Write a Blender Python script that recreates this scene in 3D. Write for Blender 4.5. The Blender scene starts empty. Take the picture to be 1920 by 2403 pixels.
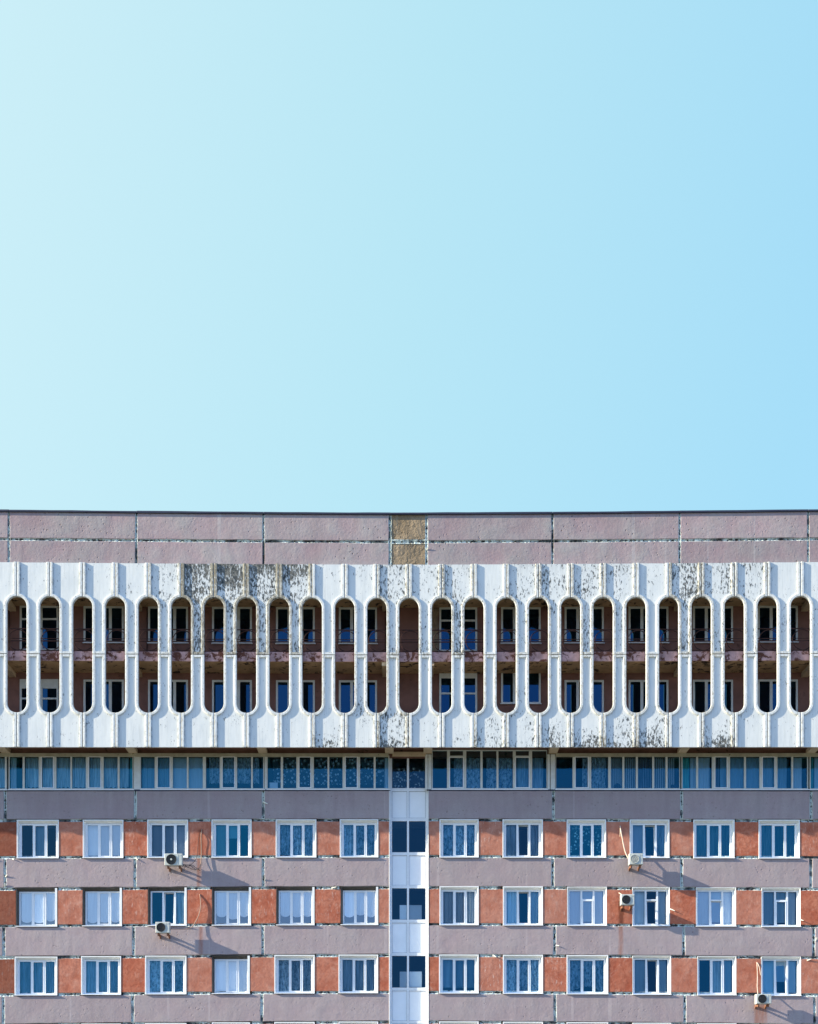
import bpy, bmesh, math, random
from mathutils import Vector, Matrix
R = math.radians
SC = bpy.context.scene
COL = SC.collection
rnd = random.Random(7)

# ------------------------------------------------------------------ camera, sky, sun, exposure
D0, FPX, YH, EYE = 60.0, 3240.0, 2680.0, 1.7      # distance to the facade, focal length and horizon (photo pixels), eye height
cam = bpy.data.cameras.new("camera")
cam.sensor_fit = 'HORIZONTAL'; cam.sensor_width = 36.0
cam.lens = 36.0 * FPX / 1920.0
cam.shift_y = (YH - 1201.5) / 1920.0
cam.clip_start = 0.5; cam.clip_end = 6000
camo = bpy.data.objects.new("camera", cam); COL.objects.link(camo)
camo.location = (0, -D0, EYE); camo.rotation_euler = (R(90), 0, 0)
SC.camera = camo

SUN = Vector((4.7, 1.0, -2.0)).normalized()        # direction the sunlight travels
sun_el = math.asin(-SUN.z)
sun_az = math.atan2(-SUN.x, -SUN.y)                # azimuth of the sun, from +Y towards +X
sl = bpy.data.lights.new("sun", 'SUN'); sl.energy = 5.0; sl.angle = R(0.5); sl.color = (1.0, 0.90, 0.70)
so = bpy.data.objects.new("sun", sl); COL.objects.link(so)
so.rotation_euler = SUN.to_track_quat('-Z', 'Y').to_euler(); so.location = (-40, -30, 60)

world = bpy.data.worlds.new("World"); SC.world = world; world.use_nodes = True
def build_world():
    nt = world.node_tree; nt.nodes.clear(); N = nt.nodes.new; L = nt.links.new
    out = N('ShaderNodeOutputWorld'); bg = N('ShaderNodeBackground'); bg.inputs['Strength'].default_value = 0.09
    L(bg.outputs[0], out.inputs[0])
    sky = N('ShaderNodeTexSky'); sky.sky_type = 'NISHITA'; sky.sun_disc = False
    sky.sun_elevation = sun_el; sky.sun_rotation = sun_az; sky.altitude = 50
    sky.air_density = 1.0; sky.dust_density = 0.6; sky.ozone_density = 2.0
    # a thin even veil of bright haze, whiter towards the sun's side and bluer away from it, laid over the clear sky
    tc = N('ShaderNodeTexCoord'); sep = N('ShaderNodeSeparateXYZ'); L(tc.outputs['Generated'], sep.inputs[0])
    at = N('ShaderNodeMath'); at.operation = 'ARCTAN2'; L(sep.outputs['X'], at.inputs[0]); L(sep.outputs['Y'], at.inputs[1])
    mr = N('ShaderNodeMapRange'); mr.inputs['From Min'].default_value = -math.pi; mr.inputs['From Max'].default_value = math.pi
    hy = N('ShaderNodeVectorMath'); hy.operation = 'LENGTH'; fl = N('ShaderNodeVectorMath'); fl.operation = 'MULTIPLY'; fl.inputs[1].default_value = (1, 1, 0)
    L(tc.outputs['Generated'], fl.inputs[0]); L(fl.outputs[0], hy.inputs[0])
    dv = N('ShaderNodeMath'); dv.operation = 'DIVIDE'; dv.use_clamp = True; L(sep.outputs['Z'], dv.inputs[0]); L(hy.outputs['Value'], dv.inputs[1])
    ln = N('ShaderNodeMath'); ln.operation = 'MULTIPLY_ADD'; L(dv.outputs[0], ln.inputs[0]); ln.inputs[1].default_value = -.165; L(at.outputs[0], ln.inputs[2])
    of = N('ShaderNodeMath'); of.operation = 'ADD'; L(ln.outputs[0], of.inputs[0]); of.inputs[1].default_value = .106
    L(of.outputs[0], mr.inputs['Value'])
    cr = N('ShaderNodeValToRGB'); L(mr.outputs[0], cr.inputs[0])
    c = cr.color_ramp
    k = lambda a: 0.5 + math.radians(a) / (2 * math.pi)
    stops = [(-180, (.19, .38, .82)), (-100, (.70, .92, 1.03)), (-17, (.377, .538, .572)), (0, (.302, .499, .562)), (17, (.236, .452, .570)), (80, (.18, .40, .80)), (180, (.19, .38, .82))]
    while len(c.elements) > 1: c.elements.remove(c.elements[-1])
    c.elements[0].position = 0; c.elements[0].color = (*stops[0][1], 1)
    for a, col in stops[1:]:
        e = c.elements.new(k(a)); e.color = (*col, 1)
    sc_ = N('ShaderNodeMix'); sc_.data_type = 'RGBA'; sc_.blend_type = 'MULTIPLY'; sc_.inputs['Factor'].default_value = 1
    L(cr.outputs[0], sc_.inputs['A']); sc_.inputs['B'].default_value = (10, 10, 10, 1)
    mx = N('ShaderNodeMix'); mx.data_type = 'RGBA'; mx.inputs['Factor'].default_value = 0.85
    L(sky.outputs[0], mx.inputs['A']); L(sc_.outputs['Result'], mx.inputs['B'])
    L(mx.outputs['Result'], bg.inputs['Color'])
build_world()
SC.view_settings.view_transform = 'Standard'; SC.view_settings.look = 'None'
SC.view_settings.exposure = 0.99; SC.view_settings.gamma = 1.0

# ------------------------------------------------------------------ photo pixel -> place
def bow(x, y):                                      # the block's long lines sag a little towards its middle
    return y + (y - 1800) * 0.0125 * min(abs(x - 940) / 960, 1.35) ** 1.4
def W(x, y, Y=0.0):
    s = (D0 + Y) / FPX
    return Vector(((x - 960) * s, Y, EYE + (YH - bow(x, y)) * s))
M0 = D0 / FPX                                       # metres per photo pixel on the facade plane

# ------------------------------------------------------------------ materials
def new_mat(name):
    m = bpy.data.materials.new(name); m.use_nodes = True
    nt = m.node_tree; nt.nodes.clear()
    out = nt.nodes.new('ShaderNodeOutputMaterial'); b = nt.nodes.new('ShaderNodeBsdfPrincipled')
    nt.links.new(b.outputs[0], out.inputs[0])
    b.inputs['Roughness'].default_value = 0.85
    b.inputs['Specular IOR Level'].default_value = 0.25
    return m, nt, b
def noise(nt, vec, scale, detail=4, rough=0.55, dist=0.0):
    n = nt.nodes.new('ShaderNodeTexNoise'); n.inputs['Scale'].default_value = scale; n.inputs['Detail'].default_value = detail
    n.inputs['Roughness'].default_value = rough; n.inputs['Distortion'].default_value = dist
    nt.links.new(vec, n.inputs['Vector']); return n.outputs['Fac']
def ramp(nt, fac, a, b, va=0.0, vb=1.0):
    m = nt.nodes.new('ShaderNodeMapRange'); m.clamp = True
    m.inputs['From Min'].default_value = a; m.inputs['From Max'].default_value = b
    m.inputs['To Min'].default_value = va; m.inputs['To Max'].default_value = vb
    nt.links.new(fac, m.inputs['Value']); return m.outputs[0]
def mixc(nt, fac, a, b, mode='MIX'):
    m = nt.nodes.new('ShaderNodeMix'); m.data_type = 'RGBA'; m.blend_type = mode
    for s, v in (('Factor', fac), ('A', a), ('B', b)):
        if isinstance(v, (int, float)): m.inputs[s].default_value = v
        elif isinstance(v, tuple): m.inputs[s].default_value = (*v, 1) if len(v) == 3 else v
        else: nt.links.new(v, m.inputs[s])
    return m.outputs['Result']
def math_(nt, op, a, b=None):
    m = nt.nodes.new('ShaderNodeMath'); m.operation = op
    for i, v in enumerate((a, b)):
        if v is None: continue
        if isinstance(v, (int, float)): m.inputs[i].default_value = v
        else: nt.links.new(v, m.inputs[i])
    return m.outputs[0]
def pos(nt, scale=(1, 1, 1)):
    g = nt.nodes.new('ShaderNodeNewGeometry'); mp = nt.nodes.new('ShaderNodeMapping')
    mp.inputs['Scale'].default_value = scale; nt.links.new(g.outputs['Position'], mp.inputs['Vector']); return mp.outputs[0]
def bump(nt, b, h, strength, dist):
    n = nt.nodes.new('ShaderNodeBump'); n.inputs['Strength'].default_value = strength; n.inputs['Distance'].default_value = dist
    nt.links.new(h, n.inputs['Height']); nt.links.new(n.outputs[0], b.inputs['Normal'])
def objcol(nt):
    o = nt.nodes.new('ShaderNodeObjectInfo'); s = nt.nodes.new('ShaderNodeSeparateColor')
    nt.links.new(o.outputs['Color'], s.inputs[0]); return s.outputs, o.outputs['Random']
def box_mask(nt, x0, x1, z0, z1, soft):             # a stain's place on the wall, in metres
    g = nt.nodes.new('ShaderNodeNewGeometry'); s = nt.nodes.new('ShaderNodeSeparateXYZ'); nt.links.new(g.outputs['Position'], s.inputs[0])
    m = math_(nt, 'MULTIPLY', ramp(nt, s.outputs['X'], x0 - soft, x0 + soft), ramp(nt, s.outputs['X'], x1 - soft, x1 + soft, 1, 0))
    m2 = math_(nt, 'MULTIPLY', ramp(nt, s.outputs['Z'], z0 - soft * 3, z0 + soft), ramp(nt, s.outputs['Z'], z1 - soft, z1 + soft, 1, 0))
    return math_(nt, 'MULTIPLY', m, m2)

RUST = [(462, 471.5, 1990, 2085), (467, 476, 2172, 2262), (1452, 1462, 2121, 2242), (1770, 1800, 2352, 2400)]
def wall_mat(name, c1, c2, pit=1.0, tile=False, stains=True, bumps=1.0):
    m, nt, b = new_mat(name)
    p = pos(nt); ps = pos(nt, (2.2, 1, 0.35))
    n1 = noise(nt, p, 0.9, 5); n2 = noise(nt, ps, 1.6, 5); n3 = noise(nt, p, 9, 4)
    col = mixc(nt, ramp(nt, n1, .32, .68), c1, c2)
    oc, rn = objcol(nt)
    col = mixc(nt, 1.0, col, mixc(nt, rn, (.88, .87, .88), (1.08, 1.06, 1.06)), 'MULTIPLY')
    col = mixc(nt, ramp(nt, n2, .48, .8, 0, .42), col, tuple(x * .62 for x in c1))
    col = mixc(nt, ramp(nt, n2, .2, .42, .25, 0), col, tuple(min(1, x * 1.35) for x in c2))
    col = mixc(nt, ramp(nt, n3, .35, .65, 0, .22), col, tuple(x * .74 for x in c1))
    col = mixc(nt, ramp(nt, noise(nt, p, 22, 3, .7), .5, .72, 0, .22), col, tuple(min(1, x * 1.4) for x in c2))
    seam = ramp(nt, noise(nt, pos(nt, (2.6, 1, .05)), 1.0, 2), .665, .69)
    col = mixc(nt, math_(nt, 'MULTIPLY', seam, .30), col, tuple(min(1, x * 1.5) for x in c2))
    blot = noise(nt, p, .55, 6, .62, .7); col = mixc(nt, ramp(nt, blot, .5, .66, 0, .30), col, tuple(x * .68 for x in c1))
    # pits and blisters in the render coat, in drifts
    v = nt.nodes.new('ShaderNodeTexVoronoi'); v.inputs['Scale'].default_value = 5.0; nt.links.new(p, v.inputs['Vector'])
    patch = ramp(nt, noise(nt, p, .8, 2), .42, .62)
    pits = math_(nt, 'MULTIPLY', ramp(nt, v.outputs['Distance'], .08, .2, 1, 0), patch)
    col = mixc(nt, math_(nt, 'MULTIPLY', pits, .6 * pit), col, tuple(x * .4 for x in c1))
    # hairline runs left by the casting
    pl = pos(nt, (1.0, 1, 14)); ln = noise(nt, pl, 1.3, 3)
    line = math_(nt, 'MULTIPLY', ramp(nt, ln, .65, .72), ramp(nt, n1, .5, .65))
    col = mixc(nt, math_(nt, 'MULTIPLY', line, .55 * pit), col, tuple(x * .35 for x in c1))
    if stains:
        for x0, x1, y0, y1 in RUST:
            A, B = W(x0, y1), W(x1, y0)
            k = math_(nt, 'MULTIPLY', box_mask(nt, A.x, B.x, A.z, B.z, .05), ramp(nt, noise(nt, pos(nt, (6, 1, .8)), 1.5, 3), .3, .6, .25, .75))
            col = mixc(nt, k, col, (.34, .10, .035))
    nt.links.new(col, b.inputs['Base Color'])
    h = math_(nt, 'ADD', math_(nt, 'MULTIPLY', n1, 1.6), math_(nt, 'MULTIPLY', n3, .34))
    h = math_(nt, 'ADD', h, math_(nt, 'MULTIPLY', noise(nt, p, 26, 3), .12))
    h = math_(nt, 'SUBTRACT', h, math_(nt, 'MULTIPLY', pits, .6 * pit))
    if tile:
        bt = nt.nodes.new('ShaderNodeTexBrick'); bt.offset = 0; bt.inputs['Scale'].default_value = 1
        bt.inputs['Brick Width'].default_value = .05; bt.inputs['Row Height'].default_value = .05; bt.inputs['Mortar Size'].default_value = .008
        g = nt.nodes.new('ShaderNodeNewGeometry'); s = nt.nodes.new('ShaderNodeSeparateXYZ'); cb = nt.nodes.new('ShaderNodeCombineXYZ')
        nt.links.new(g.outputs['Position'], s.inputs[0]); nt.links.new(s.outputs['X'], cb.inputs[0]); nt.links.new(s.outputs['Z'], cb.inputs[1])
        nt.links.new(cb.outputs[0], bt.inputs['Vector'])
        h = math_(nt, 'SUBTRACT', h, math_(nt, 'MULTIPLY', bt.outputs['Fac'], .10))
        c3 = mixc(nt, math_(nt, 'MULTIPLY', bt.outputs['Fac'], .6), col, tuple(x * .55 for x in c1))
        nt.links.new(c3, b.inputs['Base Color'])
    bump(nt, b, h, 0.55 * bumps, 0.05)
    return m
MAT = {}
MAT['mauve'] = wall_mat('mauve_mosaic', (.425, .335, .345), (.445, .39, .385), tile=True)
MAT['mauve_plain'] = wall_mat('mauve_render', (.375, .275, .285), (.36, .335, .325), pit=1.3)
MAT['stone'] = wall_mat('tan_stone', (.215, .16, .10), (.355, .275, .185), pit=.5, bumps=5.0, stains=False)

def pier_mat():
    m, nt, b = new_mat('brick_red_render'); p = pos(nt)
    n1 = noise(nt, p, 1.6, 5); n2 = noise(nt, p, 7, 5, .65, .5); n3 = noise(nt, pos(nt, (5, 1, 1.3)), 2.2, 5, .7)
    oc, rn = objcol(nt)
    col = mixc(nt, ramp(nt, n1, .3, .7), (.40, .098, .050), (.54, .20, .12))
    col = mixc(nt, ramp(nt, n2, .45, .7, 0, .75), col, (.30, .065, .03))
    col = mixc(nt, ramp(nt, noise(nt, p, 2.6, 6, .7, .6), .55, .72, 0, .6), col, (.58, .33, .25))
    chips = math_(nt, 'MULTIPLY', ramp(nt, n3, .57, .64), oc['Red'])
    col = mixc(nt, chips, col, (.70, .52, .45))
    col = mixc(nt, oc['Green'], col, (.11, .035, .02))
    col = mixc(nt, math_(nt, 'MULTIPLY', ramp(nt, rn, .2, 1), math_(nt, 'MULTIPLY', ramp(nt, oc['Green'], .1, .5, 1, 0), .5)), col, mixc(nt, ramp(nt, n1, .3, .7), (.40, .17, .11), (.55, .31, .24)))
    A, B = W(1452, 2166), W(1464, 2112)
    k = math_(nt, 'MULTIPLY', box_mask(nt, A.x, B.x, A.z, B.z, .05), .75); col = mixc(nt, k, col, (.12, .03, .015))
    A, B = W(466, 2010), W(476, 1945)
    k = math_(nt, 'MULTIPLY', box_mask(nt, A.x, B.x, A.z, B.z, .06), .7); col = mixc(nt, k, col, (.17, .035, .015))
    nt.links.new(col, b.inputs['Base Color'])
    bump(nt, b, math_(nt, 'ADD', math_(nt, 'MULTIPLY', n1, 1.2), math_(nt, 'MULTIPLY', n2, .4)), .5, .05)
    return m
MAT['pier'] = pier_mat()

def sealant_mat():
    m, nt, b = new_mat('cracked_sealant'); p = pos(nt, (1, 1, 1))
    n = noise(nt, p, 5.5, 5, .65, .8); n2 = noise(nt, p, 1.1, 2)
    at = nt.nodes.new('ShaderNodeAttribute'); at.attribute_name = 'core'
    n = math_(nt, 'SUBTRACT', n, math_(nt, 'MULTIPLY', at.outputs['Fac'], .13))
    col = mixc(nt, ramp(nt, n, .32, .39), (.045, .055, .055), (.55, .62, .59))
    col = mixc(nt, ramp(nt, n2, .52, .62, 0, .85), col, (.035, .04, .045))
    nt.links.new(col, b.inputs['Base Color']); bump(nt, b, n, .8, .05); return m
MAT['sealant'] = sealant_mat()

def paint_mat():                                    # white paint of the screen, flaking: obj.color R amount, G bias to the top, B bias to the bottom
    m, nt, b = new_mat('flaking_white_paint')
    oc, rn = objcol(nt); p = pos(nt)
    g = nt.nodes.new('ShaderNodeTexCoord'); s = nt.nodes.new('ShaderNodeSeparateXYZ'); nt.links.new(g.outputs['Generated'], s.inputs[0])
    big = noise(nt, p, 1.1, 3); fine = noise(nt, pos(nt, (1.5, 1, .6)), 10, 7, .72, .3); vert = noise(nt, pos(nt, (7, 1, .5)), 1.6, 4)
    f = math_(nt, 'ADD', math_(nt, 'MULTIPLY', fine, .75), math_(nt, 'MULTIPLY', big, .25))
    up = math_(nt, 'MULTIPLY', oc['Green'], ramp(nt, s.outputs['Z'], .5, 1.0, -.035, .02))
    dn = math_(nt, 'MULTIPLY', oc['Blue'], ramp(nt, s.outputs['Z'], 0, .5, .06, -.08))
    lvl = math_(nt, 'ADD', math_(nt, 'ADD', f, math_(nt, 'MULTIPLY', oc['Red'], .15)), math_(nt, 'ADD', up, dn))
    peel = ramp(nt, lvl, .605, .63)
    col = mixc(nt, ramp(nt, vert, .45, .75, 0, .35), (.70, .71, .69), (.50, .52, .50))
    col = mixc(nt, ramp(nt, noise(nt, pos(nt, (1.2, 1, .5)), 2.0, 5, .65), .46, .72, 0, .5), col, (.56, .59, .60))
    bare = mixc(nt, ramp(nt, noise(nt, p, 12, 3), .35, .65), (.025, .035, .042), (.20, .19, .165))
    col = mixc(nt, peel, col, bare)
    # run-off streaks from the top edge of the badly weathered panels
    st = math_(nt, 'MULTIPLY', ramp(nt, s.outputs['Z'], .84, 1.0, 0, 1), math_(nt, 'MULTIPLY', ramp(nt, noise(nt, pos(nt, (9, 1, .5)), 2.2, 5, .7), .42, .66), math_(nt, 'MULTIPLY', oc['Green'], .75)))
    col = mixc(nt, st, col, (.07, .075, .06))
    # thin runs of grime, and soot gathered along the ribs
    dr = ramp(nt, noise(nt, pos(nt, (16, 1, .55)), 1.3, 4, .6), .56, .72, 0, .42)
    col = mixc(nt, dr, col, (.40, .41, .40))
    ex = math_(nt, 'ABSOLUTE', math_(nt, 'SUBTRACT', s.outputs['X'], .5))
    ed = math_(nt, 'MULTIPLY', ramp(nt, ex, .37, .415), ramp(nt, ex, .43, .415))
    ed = math_(nt, 'MULTIPLY', ed, ramp(nt, noise(nt, pos(nt, (1, 1, 1.5)), 3.2, 5, .7), .42, .62, .05, .8))
    col = mixc(nt, ed, col, (.16, .17, .15))
    # soiled raised rims
    gp = nt.nodes.new('ShaderNodeNewGeometry'); sp = nt.nodes.new('ShaderNodeSeparateXYZ'); nt.links.new(gp.outputs['Position'], sp.inputs[0])
    rim = ramp(nt, sp.outputs['Y'], -1.655, -1.69, 0, 1)
    rd = math_(nt, 'MULTIPLY', rim, ramp(nt, math_(nt, 'ADD', noise(nt, pos(nt, (3, 3, 1.6)), 6, 5, .7), math_(nt, 'MULTIPLY', oc['Red'], .18)), .50, .70, 0, .75))
    col = mixc(nt, rd, col, (.33, .29, .21))
    nt.links.new(col, b.inputs['Base Color'])
    bump(nt, b, math_(nt, 'SUBTRACT', math_(nt, 'ADD', big, math_(nt, 'MULTIPLY', fine, .15)), math_(nt, 'MULTIPLY', peel, .12)), .35, .04)
    b.inputs['Roughness'].default_value = .7
    return m
MAT['paint'] = paint_mat()

def simple(name, c, rough=.6, var=.12, scale=6, spec=.3, dirt=None, metal=0.0):
    m, nt, b = new_mat(name); p = pos(nt); n = noise(nt, p, scale, 4)
    col = mixc(nt, ramp(nt, n, .3, .7), tuple(x * (1 - var) for x in c), tuple(min(1, x * (1 + var)) for x in c))
    if dirt:
        col = mixc(nt, ramp(nt, noise(nt, p, dirt[1], 5, .7, .6), dirt[2], dirt[2] + .06), col, dirt[0])
    nt.links.new(col, b.inputs['Base Color']); b.inputs['Roughness'].default_value = rough
    b.inputs['Specular IOR Level'].default_value = spec; b.inputs['Metallic'].default_value = metal
    bump(nt, b, n, .15, .02); return m
MAT['roof_edge'] = simple('dark_flashing', (.035, .04, .07), .6)
MAT['roof'] = simple('roof_felt', (.08, .08, .08), .9)
MAT['frame'] = simple('white_window_frame', (.80, .82, .84), .4, .04)
MAT['old_frame'] = simple('dull_white_frame', (.64, .65, .61), .5, .08, 5)
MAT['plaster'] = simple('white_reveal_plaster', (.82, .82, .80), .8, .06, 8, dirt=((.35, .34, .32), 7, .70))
MAT['painted_shade_reveal'] = simple('concrete_reveal_painted_shade', (.075, .07, .065), .9, .15, 8, dirt=((.08, .08, .08), 6, .62))  # bare concrete, its colour darkened to stand for shade in the recess
MAT['white_panel'] = simple('white_infill_panel', (.88, .90, .92), .45, .03, 2)
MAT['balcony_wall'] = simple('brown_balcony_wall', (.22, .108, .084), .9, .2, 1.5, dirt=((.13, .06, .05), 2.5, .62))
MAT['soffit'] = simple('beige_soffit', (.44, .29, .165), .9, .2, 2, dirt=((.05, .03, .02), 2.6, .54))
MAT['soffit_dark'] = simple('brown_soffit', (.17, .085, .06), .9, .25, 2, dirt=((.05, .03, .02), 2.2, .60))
MAT['lintel'] = simple('greenish_lintel', (.42, .38, .28), .9, .15, 3, dirt=((.15, .13, .09), 4, .63))
MAT['beam'] = simple('beige_beam', (.52, .40, .27), .9, .12, 2, dirt=((.25, .17, .10), 3, .64))
MAT['fascia'] = simple('pink_fascia', (.43, .26, .25), .9, .35, 3, dirt=((.11, .04, .025), 2.8, .51))
MAT['rust_rail'] = simple('rusty_railing', (.045, .018, .015), .8, .3, 9)
MAT['stone_patch'] = MAT['stone']
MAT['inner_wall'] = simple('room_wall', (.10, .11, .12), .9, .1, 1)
MAT['inner_slab'] = simple('room_ceiling', (.80, .80, .78), .9, .05, 1)
MAT['gasket'] = simple('grey_gasket', (.22, .24, .27), .7)
MAT['sill'] = simple('white_sill', (.80, .81, .82), .5, .06)
MAT['ac_body'] = simple('off_white_casing', (.50, .52, .48), .45, .08, 5, dirt=((.42, .36, .25), 5, .66))
MAT['ac_dark'] = simple('dark_fan', (.025, .028, .03), .5, .2)
MAT['ac_grey'] = simple('grey_fan', (.30, .29, .26), .35, .2)
MAT['ac_bracket'] = simple('rusty_bracket', (.24, .11, .065), .8, .3, 12)
MAT['hose'] = simple('pale_hose', (.62, .50, .40), .6, .12, 9)
MAT['old_hose'] = simple('weathered_hose', (.40, .26, .19), .7, .15, 9)
MAT['cable'] = simple('dark_cable', (.05, .04, .04), .6, .2)
MAT['flap'] = simple('pale_foam', (.80, .78, .66), .8, .08)
MAT['dark_thing'] = simple('dark_fabric', (.02, .025, .04), .8)
MAT['card'] = simple('white_card', (.75, .77, .80), .7, .03)
MAT['asphalt'] = simple('worn_asphalt', (.16, .155, .145), .9, .3, .6)
MAT['base_wall'] = simple('plinth_concrete', (.30, .28, .27), .9, .15, 2)
def ground_mat():
    m, nt, b = new_mat('dry_ground'); p = pos(nt)
    n = noise(nt, p, .12, 5); n2 = noise(nt, p, 3, 4)
    col = mixc(nt, ramp(nt, n, .4, .6), (.22, .19, .14), (.12, .13, .06)); col = mixc(nt, ramp(nt, n2, .3, .7, 0, .4), col, (.25, .23, .2))
    nt.links.new(col, b.inputs['Base Color']); bump(nt, b, n2, .4, .1); return m
MAT['ground'] = ground_mat()

def glass_mat(name, tint, refl, fac):
    m = bpy.data.materials.new(name); m.use_nodes = True; nt = m.node_tree; nt.nodes.clear()
    out = nt.nodes.new('ShaderNodeOutputMaterial'); mx = nt.nodes.new('ShaderNodeMixShader')
    t = nt.nodes.new('ShaderNodeBsdfTransparent'); t.inputs[0].default_value = (*tint, 1)
    g = nt.nodes.new('ShaderNodeBsdfGlossy'); g.inputs['Color'].default_value = (*refl, 1); g.inputs['Roughness'].default_value = .01
    fr = nt.nodes.new('ShaderNodeFresnel'); fr.inputs[0].default_value = 1.5
    f = math_(nt, 'ADD', fr.outputs[0], fac); f = math_(nt, 'MINIMUM', f, .95)
    p = pos(nt); bn = nt.nodes.new('ShaderNodeBump'); bn.inputs['Strength'].default_value = .02; bn.inputs['Distance'].default_value = .02
    nt.links.new(noise(nt, p, 2.0, 2), bn.inputs['Height']); nt.links.new(bn.outputs[0], g.inputs['Normal'])
    nt.links.new(f, mx.inputs[0]); nt.links.new(t.outputs[0], mx.inputs[1]); nt.links.new(g.outputs[0], mx.inputs[2])
    nt.links.new(mx.outputs[0], out.inputs[0]); return m
MAT['glass'] = glass_mat('window_glass', (.74, .91, 1.0), (.08, .56, .82), .075)
MAT['glass_light'] = glass_mat('mirror_glass', (.95, .98, 1), (.84, .94, 1.0), .20)
MAT['glass_grey'] = glass_mat('grey_window_glass', (.80, .88, .92), (.16, .50, .72), .045)
MAT['glass_teal'] = glass_mat('teal_window_glass', (.66, .92, .95), (.05, .62, .84), .10)
GL3 = ['glass', 'glass_grey', 'glass_teal']
def dark_glass():
    m, nt, b = new_mat('dark_room_glass'); b.inputs['Base Color'].default_value = (.004, .005, .007, 1); b.inputs['Roughness'].default_value = .02
    b.inputs['IOR'].default_value = 1.9; b.inputs['Specular IOR Level'].default_value = .5; b.inputs['Specular Tint'].default_value = (.12, .48, .95, 1)
    p = pos(nt); bump(nt, b, noise(nt, p, 1.5, 2), .03, .02); return m
MAT['dark_glass'] = dark_glass()

def cloth(name, c, alpha=0.0, pattern=None):
    lo, hi = (.92, 1.05) if 'blind' in name else (.5, 1.35)
    m, nt, b = new_mat(name); b.inputs['Roughness'].default_value = .9
    out = next(n for n in nt.nodes if n.type == 'OUTPUT_MATERIAL')
    p = pos(nt); n = noise(nt, pos(nt, (14, 1, 1)), 1.0, 3)
    nt.links.new(mixc(nt, ramp(nt, n, .3, .7), tuple(x * lo for x in c), tuple(min(1, x * hi) for x in c)), b.inputs['Base Color'])
    tl = nt.nodes.new('ShaderNodeBsdfTranslucent'); tl.inputs[0].default_value = (*c, 1)
    m1 = nt.nodes.new('ShaderNodeMixShader'); m1.inputs[0].default_value = .10
    nt.links.new(b.outputs[0], m1.inputs[1]); nt.links.new(tl.outputs[0], m1.inputs[2])
    tr = nt.nodes.new('ShaderNodeBsdfTransparent'); mx = nt.nodes.new('ShaderNodeMixShader')
    if pattern:
        if pattern == 'flowers':
            v = nt.nodes.new('ShaderNodeTexVoronoi'); v.inputs['Scale'].default_value = 7; nt.links.new(p, v.inputs['Vector'])
            f = ramp(nt, v.outputs['Distance'], .28, .42, alpha * .25, alpha)
        elif pattern == 'lattice':
            w = nt.nodes.new('ShaderNodeTexChecker'); w.inputs['Scale'].default_value = 16; nt.links.new(pos(nt, (1, .001, 1)), w.inputs['Vector'])
            f = ramp(nt, w.outputs['Fac'], 0, 1, alpha * .35, alpha)
        else:
            f = ramp(nt, noise(nt, pos(nt, (2.5, 1, 1.2)), 5, 4, .7), .42, .6, alpha * .3, alpha)
        nt.links.new(f, mx.inputs[0])
    else: mx.inputs[0].default_value = alpha
    nt.links.new(m1.outputs[0], mx.inputs[1]); nt.links.new(tr.outputs[0], mx.inputs[2]); nt.links.new(mx.outputs[0], out.inputs[0]); return m
CL = {
    'white': cloth('white_blind', (.94, .95, .96)), 'pale': cloth('pale_blind', (.60, .68, .72)), 'grey': cloth('grey_curtain', (.20, .22, .26)),
    'dim': cloth('dim_blind', (.26, .28, .32)), 'dark': cloth('dark_curtain', (.07, .08, .10)), 'sheer': cloth('sheer_curtain', (.40, .52, .60), .22),
    'sheer_pale': cloth('pale_sheer', (.66, .74, .80), .15), 'lace': cloth('lace_curtain', (.56, .68, .76), .70, 'lace'),
    'flowers': cloth('flower_lace', (.64, .82, .94), .95, 'flowers'), 'lattice': cloth('lattice_lace', (.48, .64, .78), .85, 'lattice'),
    'teal': cloth('teal_curtain', (.10, .48, .44)), 'stripe': cloth('slatted_blind', (.50, .52, .52)), 'blue': cloth('blue_blind', (.30, .45, .54)),
}

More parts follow.
